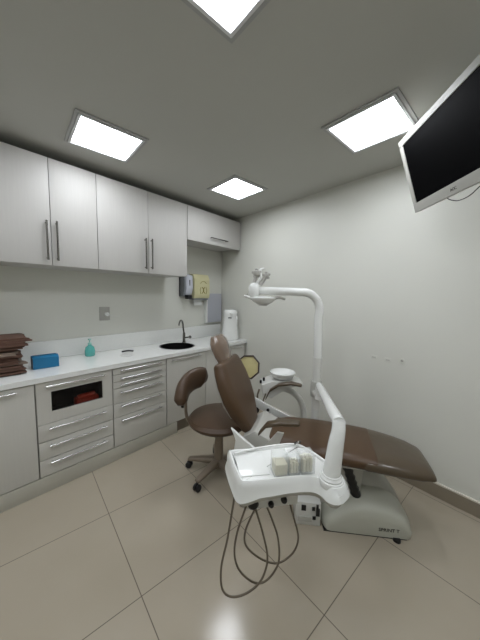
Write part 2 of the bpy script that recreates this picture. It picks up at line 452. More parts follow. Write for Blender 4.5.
t = thing('sink', (SX, SY, .80), 'round dark steel sink set in the worktop', 'sink')
bm = nb(); lathe(bm, [(0, -.16), (.03, -.16), (.13, -.15), (.165, -.12), (.178, -.02), (.182, .0445), (.196, .0445), (.196, .043), (.184, .0422), (.184, -.02), (.17, -.125), (.13, -.156), (0, -.166)], (SX, SY, .80), seg=48)
obj('basin', bm, 'sink', t)
bm = nb(); lathe(bm, [(0, 0), (.03, 0), (.032, .004), (.02, .006), (0, .003)], (SX, SY, .641)); obj('drain', bm, 'dchrome', t)
# faucet
t = thing('faucet', (-2.53, 1.85, .842), 'curved dark chrome faucet behind the sink', 'faucet')
bm = nb(); lathe(bm, [(0, 0), (.026, 0), (.026, .008), (.017, .012), (.015, .11), (.012, .12), (0, .12)], (-2.53, 1.85, .8425))
tube(bm, [(-2.53, 1.85, .955), (-2.525, 1.835, 1.02), (-2.50, 1.81, 1.08), (-2.48, 1.78, 1.115), (-2.455, 1.745, 1.118), (-2.44, 1.72, 1.09), (-2.437, 1.713, 1.065)], .0095, 12, 6); obj('spout', bm, 'dchrome', t)
bm = nb(); cyl(bm, (-2.53, 1.85, .90), (-2.50, 1.90, .905), .010); lathe(bm, [(0, 0), (.018, .002), (.02, .02), (.012, .03), (0, .032)], (-2.50, 1.90, .905), axis=(.5, .85, .1)); obj('knob', bm, 'dchrome', t)

# ------------------------------------------------------------------ things on the worktop
ZW = .8425
# teal bottle
t = thing('pump_bottle', (-2.56, .825, ZW), 'small teal pump bottle on the worktop', 'bottle')
bm = nb(); lathe(bm, [(0, 0), (.036, 0), (.042, .01), (.043, .045), (.036, .08), (.016, .098), (.014, .108), (0, .108)], (-2.56, .825, ZW + .0005)); obj('body', bm, 'teal', t)
bm = nb(); lathe(bm, [(0, .108), (.016, .108), (.016, .122), (.006, .125), (.005, .145), (.013, .148), (.013, .158), (0, .158)], (-2.56, .825, ZW + .0005)); tube(bm, [(-2.56, .825, ZW + .152), (-2.525, .815, ZW + .149)], .005, 8); obj('pump', bm, 'tealcap', t)
# blue box
t = thing('cardboard_box', (-2.42, .46, ZW), 'small open blue box on the worktop beside the brown folders', 'box')
mt = Matrix.Translation((-2.425, .462, ZW + .0005)) @ Matrix.Rotation(R(-3), 4, 'Z')
bm = nb()
for lo, hi in (((-.06, -.08, 0), (.06, .08, .003)), ((.057, -.08, .003), (.06, .08, .078)), ((-.06, -.08, .003), (-.057, .08, .078)), ((-.057, .077, .003), (.057, .08, .078))): box(bm, lo, hi, mt)
prism(bm, [mt @ Vector(p) for p in ((.06, -.08, .078), (.06, .08, .078), (.025, .08, .093), (.025, -.08, .093))], (0, 0, .002))
prism(bm, [mt @ Vector(p) for p in ((-.06, -.08, .078), (-.06, .08, .078), (-.02, .08, .090), (-.02, -.08, .090))], (0, 0, .002))
obj('tray', bm, 'blue', t, smooth=False)
bm = nb(); box(bm, (-.057, -.08, .003), (.057, -.077, .078), mt); obj('end_panel', bm, 'blueside', t, smooth=False)['label'] = 'dark blue end panel'
# folders
zz = ZW + .001; k = 0
for i in range(21):
    th = random.uniform(.009, .014)
    gap = (.006 if i == 13 else 0)
    w = .145 + random.uniform(-.012, .02); ln = .29
    cx = -2.45 + random.uniform(-.012, .012); cy = .165 + random.uniform(-.02, .02) + (-.03 if 11 < i < 15 else 0) + (.03 if i > 15 else 0)
    rot = R(random.uniform(-5, 5)); mt = Matrix.Translation((cx, cy, zz)) @ Matrix.Rotation(rot, 4, 'Z')
    bm = nb(); nx, ny = 5, 12; top = []; bot = []
    for a in range(nx + 1):
        rt = []; rb = []
        for b in range(ny + 1):
            u = a / nx; v = b / ny
            jag = random.uniform(-.010, .012) if b in (0, ny) else 0
            wav = .002 * math.sin(7 * v + i) * (v > .0)
            rt.append(bm.verts.new(mt @ Vector(((u - .5) * 2 * w, (v - .5) * ln + jag, th - .0012 - (0 if b < ny else .003) + 0 * wav))))
            rb.append(bm.verts.new(mt @ Vector(((u - .5) * 2 * w, (v - .5) * ln + jag + random.uniform(-.006, .006), 0.0))))
        top.append(rt); bot.append(rb)
    for a in range(nx):
        for b in range(ny):
            bm.faces.new((top[a][b], top[a + 1][b], top[a + 1][b + 1], top[a][b + 1])); bm.faces.new((bot[a][b], bot[a][b + 1], bot[a + 1][b + 1], bot[a + 1][b]))
    for a in range(nx):
        bm.faces.new((top[a][0], bot[a][0], bot[a + 1][0], top[a + 1][0])); bm.faces.new((top[a][ny], top[a + 1][ny], bot[a + 1][ny], bot[a][ny]))
    for b in range(ny):
        bm.faces.new((top[0][b], top[0][b + 1], bot[0][b + 1], bot[0][b])); bm.faces.new((top[nx][b], bot[nx][b], bot[nx][b + 1], top[nx][b + 1]))
    o = obj('folder', bm, 'file2' if i in (6, 12, 13) else 'file', smooth=False)
    tag(o, 'brown card folder in the stack at the left end of the worktop', 'folder', 'brown folders stacked on the worktop')
    zz += th + gap
# small dish with a dark clip
t = thing('glass_dish', (-2.33, 1.06, ZW), 'small clear dish near the front edge of the worktop', 'dish')
bm = nb(); lathe(bm, [(0, 0), (.055, 0), (.062, .009), (.060, .010), (.054, .003), (0, .003)], (-2.33, 1.06, ZW + .0005)); obj('dish', bm, 'film', t)
bm = nb(); tube(bm, [(-2.50, 1.09, ZW + .008), (-2.47, 1.115, ZW + .016), (-2.45, 1.145, ZW + .018), (-2.45, 1.18, ZW + .010)], .0075, 10, 4); o = obj('clip', bm, 'black'); tag(o, 'small curved black clip lying on the worktop', 'clip')
# thermos
TX, TY = -2.325, 2.44
t = thing('thermos_jug', (TX, TY, ZW), 'white thermos jug standing in the far corner of the worktop', 'jug')
bm = nb(); lathe(bm, [(0, 0), (.108, 0), (.114, .008), (.111, .05), (.094, .20), (.085, .30), (.087, .31), (0, .31)], (TX, TY, ZW + .0005)); obj('body', bm, 'white', t)
bm = nb(); lathe(bm, [(0, .311), (.088, .311), (.091, .33), (.088, .37), (.07, .390), (0, .395)], (TX, TY, ZW)); tube(bm, [(TX + .05, TY - .05, ZW + .35), (TX + .085, TY - .07, ZW + .345)], [.018, .012], 12); obj('lid', bm, 'white', t)
bm = nb(); tube(bm, [(TX + .05, TY + .045, ZW + .33), (TX + .085, TY + .03, ZW + .30), (TX + .09, TY + .02, ZW + .22), (TX + .07, TY + .02, ZW + .15)], .012, 12, 5); obj('handle', bm, 'white', t)
bm = nb(); box(bm, (-.022, -.003, -.006), (.022, .003, .006), Matrix.Translation((TX + .056, TY - .067, ZW + .29)) @ Matrix.Rotation(R(40), 4, 'Z')); obj('badge', bm, 'black', t)['label'] = 'small black badge'

# ------------------------------------------------------------------ on the cabinet wall
# soap dispenser
t = thing('soap_dispenser', (XA, 1.93, 1.40), 'grey wall soap dispenser with black push, under the cabinets', 'dispenser')
bm = nb(); prism(bm, [(XA, 1.90, 1.40), (XA + .09, 1.90, 1.40), (XA + .11, 1.90, 1.50), (XA + .10, 1.90, 1.66), (XA, 1.90, 1.68)], (0, .02, 0)); box(bm, (XA, 1.9, 1.395), (XA + .03, 2.02, 1.68)); obj('back_shell', bm, 'soapd', t, smooth=False)
bm = nb(); prism(bm, [(XA + .031, 1.921, 1.41), (XA + .10, 1.921, 1.42), (XA + .125, 1.921, 1.50), (XA + .115, 1.921, 1.655), (XA + .031, 1.921, 1.68)], (0, .10, 0), bev=.008); obj('front_shell', bm, 'soapg', t)
bm = nb(); box(bm, (XA + .07, 1.935, 1.365), (XA + .128, 2.005, 1.415), bev=.006); obj('push_lever', bm, 'black', t)
bm = nb(); box(bm, (XA + .118, 1.967, 1.53), (XA + .1245, 1.977, 1.60)); obj('level_slot', bm, 'print_', t)
# paper towel dispenser
t = thing('paper_towel_dispenser', (XA, 2.16, 1.36), 'cream paper towel dispenser with olive print beside the soap dispenser', 'dispenser')
y0, y1 = 2.045, 2.30
bm = nb(); prism(bm, [(XA, y0, 1.375), (XA + .11, y0, 1.375), (XA + .125, y0, 1.42), (XA + .12, y0, 1.62), (XA + .09, y0, 1.68), (XA, y0, 1.69)], (0, y1 - y0, 0), bev=.012); obj('cover', bm, 'cream', t)
bm = nb(); box(bm, (XA, y0 + .01, 1.355), (XA + .10, y1 - .01, 1.3745), bev=.003); obj('base', bm, 'soapd', t)
bm = nb(); box(bm, (XA + .04, y0 + .05, 1.28), (XA + .043, y1 - .07, 1.356)); obj('paper_towel', bm, 'stone', t, smooth=False)
bm = nb(); xx = XA + .1255
for s in (1, -1): tube(bm, [(xx, 2.19 - s * .028, 1.435), (xx, 2.19 + s * .004, 1.475), (xx, 2.19 - s * .02, 1.52)], .005, 6, 4)
tube(bm, [(xx - .002, 2.14, 1.565), (xx - .002, 2.17, 1.59), (xx - .002, 2.21, 1.59), (xx - .002, 2.24, 1.565)], .003, 6, 4); tube(bm, [(xx, 2.145, 1.43), (xx, 2.135, 1.48), (xx, 2.15, 1.52)], .0035, 6, 4); tube(bm, [(xx, 2.235, 1.43), (xx, 2.245, 1.48), (xx, 2.23, 1.52)], .0035, 6, 4)
obj('emblem', bm, 'olive', t)
# acrylic panel in the corner
t = thing('acrylic_panel', (XA, 2.45, 1.03), 'grey acrylic panel with a bright left edge on the wall by the corner', 'panel')
bm = nb(); box(bm, (XA, 2.335, 1.04), (XA + .04, 2.60, 1.44), bev=.003); obj('panel', bm, 'mirror', t)
bm = nb(); box(bm, (XA, 2.305, 1.035), (XA + .05, 2.334, 1.39), bev=.004); obj('edge', bm, 'white', t)['label'] = 'bright white edge'
# electric plate
t = thing('wall_outlet', (XA, 1.015, 1.22), 'grey electric outlet plate on the wall above the worktop', 'outlet')
bm = nb(); box(bm, (XA, .965, 1.148), (XA + .009, 1.062, 1.283), bev=.003); obj('plate', bm, 'plate', t)
bm = nb(); lathe(bm, [(0, .009), (.020, .009), (.020, .03), (.012, .034), (0, .034)], (XA, 1.03, 1.21), axis=(1, 0, 0), seg=20); obj('plug', bm, 'white', t)
bm = nb(); tube(bm, [(XA + .034, 1.03, 1.21), (XA + .05, 1.06, 1.195), (XA + .02, 1.12, 1.185), (XA + .004, 1.16, 1.183)], .003, 8, 5); obj('lead', bm, 'white', t)
# marks on back wall
for k, (s, z, lab) in enumerate(((-.869, .934, 'leftmost small white cap on the back wall right of the lamp pole'), (-.761, .931, 'middle small white cap of three on the back wall'), (-.661, .944, 'rightmost small white ring cap on the back wall'))):
    t = thing('blanking_plate', B(s, 0, z), lab, 'wall plate', 'three small caps on the back wall')
    if k < 2:
        bm = nb(); box(bm, (s - .024, -.003, z - .016), (s + .024, 0, z + .016), BM, bev=.002); obj('cover', bm, 'wall', t)
        bm = nb(); box(bm, (s - .014, -.0045, z - .003), (s + .014, -.003, z + .003), BM); obj('slot', bm, 'plate', t)
    else:
        bm = nb(); lathe(bm, [(.010, 0), (.020, 0), (.020, .006), (.010, .006), (.010, 0)], B(s, 0, z), axis=-NB, seg=24); obj('cover', bm, 'wall', t)
        bm = nb(); lathe(bm, [(0, 0), (.0095, 0), (.0095, .002), (0, .002)], B(s, 0, z), axis=-NB, seg=24); obj('slot', bm, 'plate', t)
t = thing('wall_hook', B(-2.463, 0, 1.443), 'tiny dark hook on the back wall near the far corner', 'hook')
bm = nb(); box(bm, (-2.478, -.012, 1.437), (-2.448, 0, 1.447), BM, bev=.002); obj('hook', bm, 'plate', t)

# ------------------------------------------------------------------ television
h = Vector((.567, -.822, -.048)).normalized(); v = Vector((.241, .221, -.945)); v = (v - h * v.dot(h)).normalized()
N = h.cross(v).normalized()
if N.dot(Vector((.787, .525, .324))) < 0: N = -N        # points to the back of the set
TL = Vector((-.384, 1.82, 2.345)); TW, TH = .70, .42
t = thing('television', TL + h * TW / 2 + v * TH / 2, 'silver-framed flat television hanging tilted near the ceiling', 'television')
def tv(a, b, c): return TL + h * a + v * b + N * c
def tvbox(bm, a0, a1, b0, b1, c0, c1, bev=0):
    m = Matrix.Identity(4); m.col[0][:3] = h; m.col[1][:3] = v; m.col[2][:3] = N; m.col[3][:3] = TL
    box(bm, (a0, b0, c0), (a1, b1, c1), m, bev)
bm = nb(); F = .034
tvbox(bm, 0, TW, 0, .032, 0, .03); tvbox(bm, 0, TW, TH - .052, TH, 0, .03); tvbox(bm, 0, F, .032, TH - .052, 0, .03); tvbox(bm, TW - F, TW, .032, TH - .052, 0, .03)
obj('bezel', bm, 'tvwhite', t, smooth=False, bevel=.003)
bm = nb(); tvbox(bm, F + .0005, TW - F - .0005, .0325, TH - .0525, .004, .02); obj('screen', bm, 'screen', t, smooth=False)
bm = nb(); tvbox(bm, .003, TW - .003, .003, TH - .003, .031, .05, .006); tvbox(bm, .08, TW - .08, .06, TH - .06, .05, .085, .015); obj('back_shell', bm, 'tvwhite', t)
ct = Matrix.Identity(4); ct.col[0][:3] = h; ct.col[1][:3] = -v; ct.col[2][:3] = -N; ct.col[3][:3] = tv(.345, TH - .024, -.0005)
text_obj('brand_lettering', 'AOC', .02, ct, 'print_', t)
p = tv(TW / 2, TH / 2, .086); q = Vector((p.x + .12, p.y + .08, 2.2))
bm = nb(); tube(bm, [p, p + N * .05, q], .016, 12); tube(bm, [q, Vector((q.x, q.y, ZC - .01))], .02, 14); lathe(bm, [(0, -.02), (.06, -.02), (.07, 0), (0, 0)], (q.x, q.y, ZC)); obj('ceiling_bracket', bm, 'grey', t)
bm = nb(); a = tv(.26, TH - .004, .02)
tube(bm, [a, tv(.275, TH + .012, .02), tv(.33, TH + .034, .02), tv(.40, TH + .034, .02), tv(.46, TH + .012, .03), tv(.52, TH - .03, .09)], .0022, 8, 8); obj('cable', bm, 'black', t)

# ------------------------------------------------------------------ dental chair
O = Vector((-1.0, 1.47, 0)); CA = R(24)
U = Vector((math.cos(CA), math.sin(CA), 0)); V = Vector((-U.y, U.x, 0)); Z = Vector((0, 0, 1))
def P(u, v, z): return O + U * u + V * v + Z * z
t = thing('dental_chair', P(.5, 0, 0), 'brown vinyl dental chair with white base and raised backrest', 'dental chair')
# seat and leg rest
bm = nb()
st = []
for u, w, z, th in ((.05, .17, .462, .045), (.12, .205, .464, .055), (.30, .222, .468, .056), (.50, .224, .470, .054), (.66, .218, .466, .052)):
    st.append((P(u, 0, z), w, th, (-.0, 0, 1)))
slab(bm, st, V, end=.03); seat = obj('seat', bm, 'brown', t)
bm = nb(); st = []
for u, w, z, th in ((.62, .224, .464, .055), (.72, .218, .460, .053), (.82, .205, .452, .049), (.90, .188, .442, .044), (.945, .165, .434, .039)):
    st.append((P(u, 0, z), w, th, (0, 0, 1)))
slab(bm, st, V, end=.035, ex=3.2); lr = obj('leg_rest', bm, 'cover', t); lr['label'] = 'leg rest end under a clear plastic cover'
# backrest
bm = nb(); st = []
bd = Vector((-.36, 0, 1)).normalized()
def BK(l, off=0): # along the backrest
    return O + U * (-.135 - .41 * l + off) + Z * (.485 + .95 * l)
bn = (U * .93 + Z * .40).normalized()
for l, w in ((.02, .125), (.07, .165), (.15, .210), (.25, .236), (.35, .234), (.43, .214), (.465, .195)):
    st.append((BK(l), w, .040 + .012 * math.sin(PI * min(1, l / .55)), bn))
slab(bm, st, V, end=.03, ex=7); obj('backrest', bm, 'brown', t)
bm = nb(); st = []
for l, w in ((.13, .16), (.22, .20), (.38, .19), (.43, .16)): st.append((BK(l) - bn * .052, w, .010, bn))
slab(bm, st, V, end=.01); obj('backrest_shell', bm, 'offw', t)
# headrest
hd = (U * -.42 + Z).normalized(); hn = (U + Z * .42).normalized()
bm = nb(); st = []
for l, w, th in ((-.03, .085, .032), (.04, .104, .044), (.10, .110, .048), (.14, .104, .046), (.165, .085, .036)):
    st.append((P(-.345, .0, .955) + hd * l, w, th, hn))
slab(bm, st, V, end=.02, ex=3); hr = obj('headrest', bm, 'hrest', t); hr['label'] = 'brown headrest wrapped in clear plastic'
bm = nb(); box(bm, (-.02, -.004, 0), (.02, .004, .16), Matrix.Translation(P(-.30, 0, .86) - bn * .055) @ Matrix.Rotation(CA, 4, 'Z') @ Matrix.Rotation(R(-19), 4, 'Y') @ Matrix.Rotation(R(90), 4, 'Z')); obj('headrest_bar', bm, 'chrome', t)
# crumpled film on the headrest
bm = nb(); st = []
for l, w, th in ((.0, .106, .046), (.09, .118, .055), (.15, .110, .052), (.175, .085, .036)): st.append((P(-.345, .0, .955) + hd * l, w, th, hn))
slab(bm, st, V, end=.015, ex=3)
for vv in bm.verts: vv.co += Vector((random.uniform(-1, 1), random.uniform(-1, 1), random.uniform(-1, 1))) * .0035
obj('plastic_cover', bm, 'film', hr)
# near armrest, pad with film, and arm
bm = nb(); st = [(P(.00, -.29, .60), .022, .014, Z), (P(.04, -.29, .655), .028, .016, Z), (P(.13, -.29, .685), .030, .016, Z), (P(.22, -.29, .695), .027, .014, Z)]
slab(bm, st, V, end=.015, ex=3); a1 = obj('armrest', bm, 'cover', t)
bm = nb(); prism(bm, [P(-.16, -.262, .50), P(-.20, -.262, .575), P(-.02, -.262, .452), P(.06, -.262, .40), P(-.10, -.262, .39), P(-.18, -.262, .40)], V * .02, bev=.004); obj('hinge_cover', bm, 'white', t)
bm = nb(); prism(bm, [P(.00, -.258, .46), P(.10, -.258, .60), P(.14, -.258, .60), P(.08, -.258, .43), P(.0, -.258, .41)], V * .016, bev=.003); obj('armrest_bracket', bm, 'offw', t)
# far armrest
bm = nb(); st = [(P(-.08, .29, .58), .020, .012, Z), (P(-.05, .29, .65), .026, .014, Z), (P(.02, .29, .705), .028, .014, Z), (P(.12, .29, .73), .028, .014, Z), (P(.19, .29, .722), .025, .012, Z)]
slab(bm, st, V, end=.014, ex=3); obj('armrest', bm, 'cover', t)
bm = nb(); prism(bm, [P(-.20, .25, .56), P(-.17, .25, .585), P(-.03, .25, .525), P(.20, .25, .44), P(.20, .25, .42), P(-.05, .25, .46), P(-.20, .25, .52)], V * .018, bev=.003); obj('armrest_bracket', bm, 'white', t)
for (u, z, r) in ((-.055, .497, .012), (-.152, .480, .024)):
    bm = nb(); lathe(bm, [(0, 0), (r, 0), (r, .008), (0, .009)], P(u, .25, z), axis=-V, seg=20); obj('pivot_bolt', bm, 'black', t)
# under frame
bm = nb(); prism(bm, [P(-.15, -.17, .47), P(-.06, -.17, .53), P(.0, -.17, .50), P(.10, -.17, .47), P(.10, -.17, .37), P(-.13, -.17, .36)], V * .34, bev=.012); obj('hinge_housing', bm, 'grey', t)
bm = nb(); slab(bm, [(P(.06, 0, .40), .15, .018, Z), (P(.4, 0, .40), .17, .02, Z), (P(.75, 0, .40), .13, .014, Z)], V, end=.02); obj('seat_pan', bm, 'offw', t)
bm = nb(); slab(bm, [(P(.42, .02, .06), .12, .13, U), (P(.50, .02, .20), .115, .12, U), (P(.52, .02, .39), .11, .11, U)], V, end=.01, ex=6)
obj('lift_column', bm, 'grey', t)
bm = nb(); slab(bm, [(P(.615 - .0065 * k, .0, .10 + k * .019), .115, .028 + .008 * (k % 2), U) for k in range(15)], V, end=.006, ex=6); obj('bellows', bm, 'black', t)
# rear cover sloping behind the base
F0 = Vector((-.554, 1.428, 0)); FD = Vector((.817, .576, 0)).normalized(); FN = Vector((-FD.y, FD.x, 0))
def Q(l, n, z): return F0 + FD * l + FN * n + Z * z
def shell(bm, prof, n0, n1, ins, steps=6):
    """profile [(l, z)] lofted across the width with rounded shoulders"""
    lc = sum(p[0] for p in prof) / len(prof); rings = []
    for k in range(steps + 1):
        f = k / steps; a = f * PI
        n = n0 + (n1 - n0) * (1 - math.cos(a)) / 2
        s = 1 - ins * (1 - math.sin(a) ** .6)
        rings.append([Q(lc + (p[0] - lc) * (1 - (1 - s) * .35), n, p[1] * (s if p[1] > .03 else 1)) for p in prof])
    rings_loft(bm, rings)
prof = [(0, .008), (0, .085), (.04, .135), (.09, .19), (.13, .225), (.19, .25), (.26, .262), (.33, .258), (.39, .238), (.44, .205), (.475, .165), (.50, .125), (.51, .07), (.512, .03), (.505, .008)]
prof = [(l * 1.05, z * .80 if z > .03 else z) for l, z in prof]
bm = nb(); shell(bm, prof, 0, .36, .50, 14); bc = obj('base_cover', bm, 'baseg', t, angle=50)
prof2 = [(.12, .0), (.12, .18), (.15, .30), (.20, .335), (.28, .33), (.37, .285), (.46, .205), (.53, .12), (.56, .0)]
bm = nb(); shell(bm, prof2, .16, .44, .3); obj('rear_cover', bm, 'grey', t, angle=50)
bm = nb(); box(bm, (.01, .003, 0), (.49, .34, .0075), Matrix(((FD.x, FN.x, 0, F0.x), (FD.y, FN.y, 0, F0.y), (0, 0, 1, 0), (0, 0, 0, 1)))); obj('foot_plate', bm, 'black', t, smooth=False)
bm = nb(); lathe(bm, [(0, 0), (.022, 0), (.020, .012), (0, .012)], Q(.43, -.006, 0), seg=16); obj('levelling_foot', bm, 'black', t)
ct = Matrix.Identity(4); ct.col[0][:3] = FD; ct.col[1][:3] = Z; ct.col[2][:3] = -FN; ct.col[3][:3] = Q(.385, -.0012, .054)
text_obj('lettering', 'SPRINT T', .029, ct, 'print_', bc, ext=.001)
# connection box on the left
bm = nb(); box(bm, (-.16, .03, 0), (-.005, .16, .150), Matrix(((FD.x, FN.x, 0, F0.x), (FD.y, FN.y, 0, F0.y), (0, 0, 1, 0), (0, 0, 0, 1))), bev=.006); cb = obj('connection_box', bm, 'offw', t)
for l0, z0, w, hh in ((-.125, .10, .028, .035), (-.06, .105, .018, .022), (-.035, .07, .022, .05), (-.055, .045, .02, .02), (-.035, .125, .014, .02)):
    bm = nb(); box(bm, (l0, .024, z0), (l0 + w, .0305, z0 + hh), Matrix(((FD.x, FN.x, 0, F0.x), (FD.y, FN.y, 0, F0.y), (0, 0, 1, 0), (0, 0, 0, 1)))); obj('socket', bm, 'black', cb, smooth=False)
bm = nb(); box(bm, (-.145, .022, .03), (-.06, .0305, .06), Matrix(((FD.x, FN.x, 0, F0.x), (FD.y, FN.y, 0, F0.y), (0, 0, 1, 0), (0, 0, 0, 1)))); obj('label_strip', bm, 'grey', cb, smooth=False)

# ------------------------------------------------------------------ operating lamp
PX, PY = -.825, 1.845
t = thing('operating_lamp', (PX, PY, 0), 'white dental operating lamp on a tall bent pole behind the chair', 'lamp')
W = Vector((.75, .66, 0)).normalized()
bm = nb(); lathe(bm, [(0, 0), (.13, 0), (.13, .012), (.05, .03), (.038, .05), (.038, .42), (0, .42)], (PX, PY, 0)); obj('foot', bm, 'offw', t)
pc = Vector((PX, PY, 0))
bm = nb(); tube(bm, [pc + Z * .42, pc + Z * .95], .031, 20); tube(bm, [pc + Z * .945, pc + Z * .965], .035, 20); obj('lower_pole', bm, 'offw', t)
bm = nb(); pts = [pc + Z * .965, pc + Z * 1.28 - W * .01]
cen = pc - W * .13 + Z * 1.32
for k in range(0, 10):
    a = k / 9 * PI / 2; pts.append(cen + W * .125 * math.cos(a) + Z * .14 * math.sin(a))
pts.append(pc - W * .50 + Z * 1.466)
tube(bm, pts, [.031] * (len(pts) - 1) + [.027], 20); obj('bent_arm', bm, 'white', t)
LC = pc - W * .50 + Z * 1.466
bm = nb(); lathe(bm, [(0, -.055), (.03, -.052), (.044, -.02), (.044, .02), (.034, .045), (.016, .056), (0, .058)], LC); obj('joint', bm, 'white', t)
hc = LC + W * .068 - Z * .062
bm = nb(); lathe(bm, [(0, -.045), (.04, -.042), (.072, -.024), (.094, -.002), (.096, .006), (.08, .012), (.04, .020), (0, .022)], hc, seg=40, sx=1.0); hd_ = obj('lamp_head', bm, 'white', t)
bm = nb(); lathe(bm, [(0, -.052), (.034, -.050), (.036, -.045), (0, -.043)], hc, seg=24); obj('lens', bm, 'plate', hd_)
bm = nb(); tube(bm, [hc + W * .07, hc + W * .12 + Z * .012, hc + W * .165 + Z * .002], [.012, .010, .011], 12, 4); obj('handle', bm, 'grey', hd_)
bm = nb(); tube(bm, [hc - W * .07, hc - W * .145 + Z * .020], [.014, .008], 12); obj('handle', bm, 'white', hd_)
bm = nb()
for dx, dz, r in ((-.01, .125, .036), (.062, .11, .026)):
    c0 = LC + W * (dx + .025) + Z * dz; cyl(bm, LC + W * (dx * .7) + Z * .04, c0, .014)
    for k in range(5):
        a = k * 2 * PI / 5 + .4; lathe(bm, [(0, -.012), (.011, -.008), (.013, 0), (.011, .008), (0, .012)], c0 + (W * math.cos(a) + Z * math.sin(a)) * r * .75, seg=10)
    lathe(bm, [(0, -r * .8), (r * .75, -r * .4), (r * .85, 0), (r * .75, r * .4), (0, r * .8)], c0, seg=16)
obj('balance_knob', bm, 'plate', t)
bm = nb(); tube(bm, [LC + W * .02 + Z * .05, LC + W * .045 + Z * .10, LC + W * .04 + Z * .15, LC + W * .07 + Z * .165], [.010, .012, .010, .006], 10, 4); obj('bracket', bm, 'white', t)

# ------------------------------------------------------------------ spittoon unit
SC = Vector((-1.14, 1.86, 0))
t = thing('spittoon_unit', SC, 'white spittoon basin on its side unit behind the dental chair', 'spittoon')
bm = nb(); lathe(bm, [(0, .0), (.05, .0), (.085, .012), (.104, .045), (.108, .058), (.104, .060), (.095, .045), (.07, .02), (0, .014)], SC + Z * .722, seg=40); obj('basin', bm, 'white', t)
def S_(w, d, z):
    W2 = Vector((-W.y, W.x, 0)); return SC + W * w + W2 * d + Z * z
bm = nb()
prism(bm, [S_(-.175, -.09, .60), S_(-.185, -.09, .69), S_(-.10, -.09, .721), S_(.12, -.09, .721), S_(.17, -.09, .70), S_(.02, -.09, .675), S_(-.06, -.09, .62), S_(-.10, -.09, .57)], Vector((-W.y, W.x, 0)) * .18, bev=.012); obj('body', bm, 'offw', t)
bm = nb(); tube(bm, [S_(-.10, .0, .60), S_(-.04, 0, .625), S_(.03, 0, .628), (S_(.12, 0, .58)), S_(.175, 0, .50), S_(.20, 0, .38), S_(.205, 0, .10), S_(.205, 0, .0)], .026, 16, 6); obj('support_arm', bm, 'offw', t)
bm = nb(); tube(bm, [S_(-.20, -.05, .64), S_(-.215, -.06, .58), S_(-.20, -.07, .50), S_(-.16, -.06, .46)], .008, 10, 5); tube(bm, [S_(-.15, -.095, .62), S_(-.17, -.10, .54), S_(-.13, -.10, .47), S_(-.15, -.09, .40)], .006, 10, 5); obj('suction_hose', bm, 'hose', t)
bm = nb()
for w, z in ((-.19, .692), (-.165, .715)): lathe(bm, [(0, 0), (.009, 0), (.010, .02), (.006, .028), (0, .028)], S_(w, -.05, z), seg=14)
obj('suction_tip', bm, 'black', t)

# octagonal yellow panel
YC = Vector((-1.425, 1.735, -.012)); YN = Vector((.45, -.80, .35)).normalized()
t = thing('octagonal_panel', (YC.x, YC.y, 0), 'yellow octagonal panel with a dark rim behind the dental backrest', 'panel')
ya = YN.cross(Z).normalized() * -1; yb = ya.cross(YN).normalized() * -1
if yb.z < 0: yb = -yb
def octo(r, d, irr=(1, 1.02, .96, 1.0, 1.03, .95, 1, 1.02)):
    c = YC + Z * .80
    return [c + (ya * math.cos(a) + yb * math.sin(a)) * r * k + YN * d for a, k in zip([R(22.5 + 45 * i) for i in range(8)], irr)]
bm = nb(); rings_loft(bm, [octo(.100, 0), octo(.110, 0), octo(.114, .012), octo(.110, .024), octo(.100, .024), octo(.100, 0)], cap=False); obj('rim', bm, 'rim', t)
bm = nb(); prism(bm, octo(.0998, .006), YN * .008); obj('face', bm, 'yel', t)
bm = nb(); lathe(bm, [(0, 0), (.016, 0), (.018, .006), (0, .009)], YC + Z * .775 + YN * .014 + ya * .01, axis=YN, seg=14); obj('mark', bm, 'pink', t)
bm = nb(); tube(bm, [YC + Z * .80, YC + Z * .70 - YN * .03, YC + Z * .25 - YN * .05, YC - YN * .05], .012, 12); lathe(bm, [(0, 0), (.10, 0), (.10, .012), (0, .02)], YC - YN * .05 + Z * .001 + Z * .05 * .35, seg=28); obj('stand', bm, 'grey', t)

# ------------------------------------------------------------------ stool
HS = Vector((-1.40, 1.362, 0))
t = thing('operator_stool', HS, 'brown vinyl operator stool on castors behind the dental backrest', 'stool')
bm = nb(); lathe(bm, [(0, .0), (.15, .0), (.215, .012), (.24, .035), (.243, .052), (.225, .074), (.15, .088), (0, .092)], HS + Z * .405, seg=48); obj('seat', bm, 'brown2', t)
bm = nb(); lathe(bm, [(0, 0), (.14, 0), (.16, .02), (0, .02)], HS + Z * .384); lathe(bm, [(.032, 0), (.032, .12), (.026, .12), (.026, 0), (.032, 0)], HS + Z * .27); cyl(bm, HS + Z * .24, HS + Z * .39, .02); obj('lift_column', bm, 'stoolmetal', t)
bm = nb(); cyl(bm, HS + Z * .07, HS + Z * .27, .038, .034); lathe(bm, [(0, 0), (.05, 0), (.055, .03), (.045, .055), (0, .06)], HS + Z * .055); obj('column_shroud', bm, 'stoolmetal', t)
a0 = math.degrees(math.atan2(1.232 - 1.362, -1.618 + 1.40))
a1 = math.degrees(math.atan2(1.112 - 1.362, -1.364 + 1.40))
angs5 = [a0, a1, a1 + 72, a1 + 144, a0 - 68]
for a in angs5:
    d = Vector((math.cos(R(a)), math.sin(R(a)), 0)); s = Vector((-d.y, d.x, 0))
    bm = nb(); slab(bm, [(HS + d * .03 + Z * .098, .032, .026, Z), (HS + d * .14 + Z * .090, .027, .020, Z), (HS + d * .247 + Z * .078, .022, .014, Z)], s, n=16, end=.01); lg = obj('leg', bm, 'stoolmetal', t)
    bm = nb(); c = HS + d * .252 + Z * .0265
    for k in (-1, 1): lathe(bm, [(0, -.009), (.022, -.009), (.026, -.005), (.026, .005), (.022, .009), (0, .009)], c + s * .014 * k, axis=s, seg=20)
    cyl(bm, c + Z * .0, c + Z * .045, .007, seg=10); obj('castor', bm, 'black', lg)
